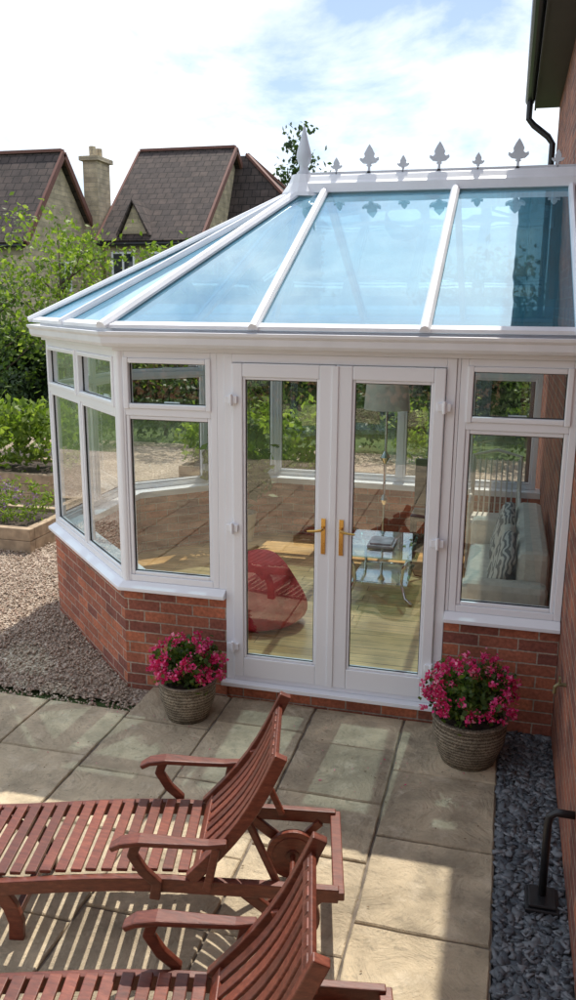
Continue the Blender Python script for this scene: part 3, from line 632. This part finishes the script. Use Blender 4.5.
# ---------------------------------------------------------------- trees & shrubs
def tree(name,x,y,h,r,mat,leaf=.12,ncl=120,per=34,trunk=.07,zc=.62,spread=.22,shell=.35):
    E_=empty(name,(x,y,0)); b=MB(); b.tube([(x,y,-.07),(x+.05,y,h*.3),(x-.03,y+.03,h*.6),(x,y,h*.9)],[trunk,trunk*.8,trunk*.5,trunk*.15],n=8)
    cz=h*zc; rz=h*(1-zc)*.98
    for i in range(14):
        t=random.uniform(.22,.75); th=random.uniform(0,6.28); L_=r*random.uniform(.6,.95); z=h*t
        b.tube([(x,y,z),(x+math.cos(th)*L_*.5,y+math.sin(th)*L_*.5,z+L_*.35),(x+math.cos(th)*L_,y+math.sin(th)*L_,z+L_*.8)],[trunk*.45,trunk*.25,trunk*.08],n=6)
    b.obj("trunk",BARK,E_,smooth=True); leaves("crown",clumpy((x,y,cz),(r,r,rz),ncl,per,spread,shell),leaf,mat,E_)
tree("tree",-6.1,8.9,4.25,1.15,LEAFB,leaf=.10,ncl=110,per=28,spread=.14,trunk=.05)
tree("tree",-4.9,10.6,3.9,1.0,LEAFB,leaf=.11,ncl=85,per=24,spread=.15,trunk=.05)
tree("tree",-9.2,11.2,3.3,1.3,LEAF,leaf=.13,ncl=100,per=24,trunk=.06,zc=.55)
tree("tree",-2.2,9.0,2.9,.9,LEAF,leaf=.11,ncl=70,per=24,trunk=.04)
tree("tree",1.0,10.5,3.6,1.3,LEAF,leaf=.13,ncl=100,per=24,trunk=.06)
tree("tree",4.2,13,5,1.8,LEAFD,leaf=.18,ncl=100,per=26,trunk=.1)
tree("conifer_tree",-9.2,39,11.3,1.2,LEAFD,leaf=.3,ncl=120,per=26,trunk=.15,zc=.55,spread=.25)
tree("tree",-26,34,8,4,LEAFD,leaf=.4,ncl=100,per=30,trunk=.2,spread=.6)
def shrub(x,y,r,h,mat,leaf=.09,n=52,name="shrub"):
    leaves(name,clumpy((x,y,h*.5),(r,r,h*.5),n,24,.11,shell=.5,zmin=-.05),leaf,mat)
for (x,y,r,h,m_) in [(-7.0,7.6,.9,1.7,LEAFD),(-8.4,8.4,1.1,2.1,LEAFD),(-5.4,8.2,.7,1.2,LEAF),(-4.0,8.8,.8,1.3,LEAFD),(-6.4,6.3,.5,.9,LEAFB),(-3.0,9.6,.8,1.6,LEAF),(-.4,9.6,.8,1.4,LEAFD),(.6,8.6,.7,1.1,LEAFB),(2.4,9.2,.9,1.6,LEAF),(-7.6,5.6,.6,1.0,LEAFB),(-5.9,5.2,.35,.6,LEAFD)]: shrub(x,y,r,h,m_)
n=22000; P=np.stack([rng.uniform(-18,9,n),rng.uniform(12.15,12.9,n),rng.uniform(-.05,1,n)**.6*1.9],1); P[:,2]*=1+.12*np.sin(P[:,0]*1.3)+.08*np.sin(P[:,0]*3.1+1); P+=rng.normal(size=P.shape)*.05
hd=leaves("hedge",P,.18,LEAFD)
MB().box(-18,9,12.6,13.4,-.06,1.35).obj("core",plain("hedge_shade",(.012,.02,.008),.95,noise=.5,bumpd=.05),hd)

# ---------------------------------------------------------------- distant houses
def house(name,x0,x1,y0,y1,ze_,zr_,wall,roof,wins,verge=None,ov=.3):
    E_=empty(name,((x0+x1)/2,(y0+y1)/2,0)); ym=(y0+y1)/2; b=MB(); b.box(x0,x1,y0,y1,-.07,ze_)
    for x in (x0,x1): b.add([(x,y0,ze_),(x,y1,ze_),(x,ym,zr_-.12)],[(0,1,2)])
    b.obj("walls",wall,E_); s=(zr_-ze_)/(ym-y0); b=MB()
    b.add([(x0-ov,y0-ov,ze_-s*ov),(x1+ov,y0-ov,ze_-s*ov),(x1+ov,ym,zr_),(x0-ov,ym,zr_),(x0-ov,y1+ov,ze_-s*ov),(x1+ov,y1+ov,ze_-s*ov)],[(0,1,2,3),(3,2,5,4)])
    o=b.obj("roof",roof,E_); m_=o.modifiers.new("s","SOLIDIFY"); m_.thickness=.14; m_.offset=1
    if verge:
        b=MB()
        for x in (x0-ov-.04,x1+ov+.04):
            b.beam((x,y0-ov,ze_-s*ov+.05),(x,ym,zr_+.05),.09,.2); b.beam((x,y1+ov,ze_-s*ov+.05),(x,ym,zr_+.05),.09,.2)
        b.beam((x0-ov,ym,zr_+.14),(x1+ov,ym,zr_+.14),.25,.1); b.obj("verge",verge,E_)
    MB().tube([(x0-ov,y0-ov-.05,ze_-s*ov-.02),(x1+ov,y0-ov-.05,ze_-s*ov-.02)],.07,n=8).obj("gutter",BLACKP if wall is not BRICKS else UPVC,E_)
    fw_=MB(); gg=MB()
    for (ax,u,z,w_,h_) in wins:
        fs=((u-w_/2,u-w_/2+.07,z,z+h_),(u+w_/2-.07,u+w_/2,z,z+h_),(u-w_/2+.07,u+w_/2-.07,z,z+.07),(u-w_/2+.07,u+w_/2-.07,z+h_-.07,z+h_),(u-.035,u+.035,z+.07,z+h_-.07))
        if ax=='y0':
            gg.box(u-w_/2+.06,u+w_/2-.06,y0-.03,y0-.01,z+.06,z+h_-.06)
            for bx in fs: fw_.box(bx[0],bx[1],y0-.06,y0-.005,bx[2],bx[3])
        elif ax=='y1':
            gg.box(u-w_/2+.06,u+w_/2-.06,y1+.01,y1+.03,z+.06,z+h_-.06)
            for bx in fs: fw_.box(bx[0],bx[1],y1+.005,y1+.06,bx[2],bx[3])
        else:
            gg.box(x1+.01,x1+.03,u-w_/2+.06,u+w_/2-.06,z+.06,z+h_-.06)
            for bx in fs: fw_.box(x1+.005,x1+.06,bx[0],bx[1],bx[2],bx[3])
    gg.obj("window_glass",DARKG,E_); fw_.obj("window_frames",UPVC,E_); return E_
h1=house("stone_house",-24,-13.5,19.7,24.6,4.5,7.35,STONE,TILE,[('y0',-15.2,3.0,1.1,1.1),('y0',-18,3.0,1.5,1.1),('y0',-15.2,.8,1.3,1.2),('x1',22.2,2.9,.8,1.0)],verge=TRIMR,ov=.2)
MB().box(-13.499,-12.95,23.9,24.9,-.07,7.45).box(-13.6,-12.85,23.8,25.0,7.45,7.6).tube([(-13.2,24.1,7.6),(-13.2,24.1,7.95)],.12,n=10).tube([(-13.2,24.6,7.6),(-13.2,24.6,7.95)],.12,n=10).obj("chimney",STONE,h1)
h2=house("stone_house",-12.6,-9.1,23.6,31.2,4.75,8.2,STONE,TILE,[('y0',-11.9,3.2,.9,1.1),('y0',-10.2,3.2,1.2,1.1),('y0',-10.8,.8,1.6,1.2),('x1',25.6,3.4,1.0,1.2)],verge=TRIMR,ov=.2)
MB().box(-9.09,-6.3,27.2,31.0,-.07,5.7).obj("wing_walls",STONE,h2)
o=MB().add([(-9.25,26.9,5.6),(-6.0,26.9,5.6),(-6.0,31.3,5.6),(-9.25,31.3,5.6),(-8.7,28.2,8.15),(-9.25,28.2,8.15)],[(0,1,4,5),(1,2,4),(2,3,5,4)]).obj("wing_roof",TILE,h2)
b=MB(); b.beam((-8.7,28.2,8.2),(-6.0,26.9,5.65),.16,.1).beam((-8.7,28.2,8.2),(-6.0,31.3,5.65),.16,.1).obj("wing_hips",TRIMR,h2)
b=MB(); b.add([(-11.9,23.5,4.9),(-10.9,23.5,4.9),(-11.4,23.5,5.9),(-11.4,25.2,5.9)],[(0,1,2)]).obj("dormer_gable",STONE,h2)
o=MB().add([(-12.05,23.35,4.85),(-11.4,23.35,6.05),(-10.75,23.35,4.85),(-11.4,25.2,6.05),(-12.05,24.2,4.85),(-10.75,24.2,4.85)],[(0,1,3,4),(1,2,5,3)]).obj("dormer_roof",TILE,h2); q=o.modifiers.new("s","SOLIDIFY"); q.thickness=.08
house("brick_house",-9,1.5,-25,-17,4.8,8.0,BRICKS,TILER,[('y1',-6.5,3.2,1.3,1.2),('y1',-2.5,3.2,1.3,1.2),('y1',-6.5,.8,1.6,1.3),('y1',-2.5,.8,1.9,1.3)],ov=.3)
leaves("hedge",np.stack([rng.uniform(-14,6,7000),rng.uniform(-14.4,-13.4,7000),rng.uniform(0,1.8,7000)],1),.22,LEAFD)
print("objects",len(bpy.data.objects))
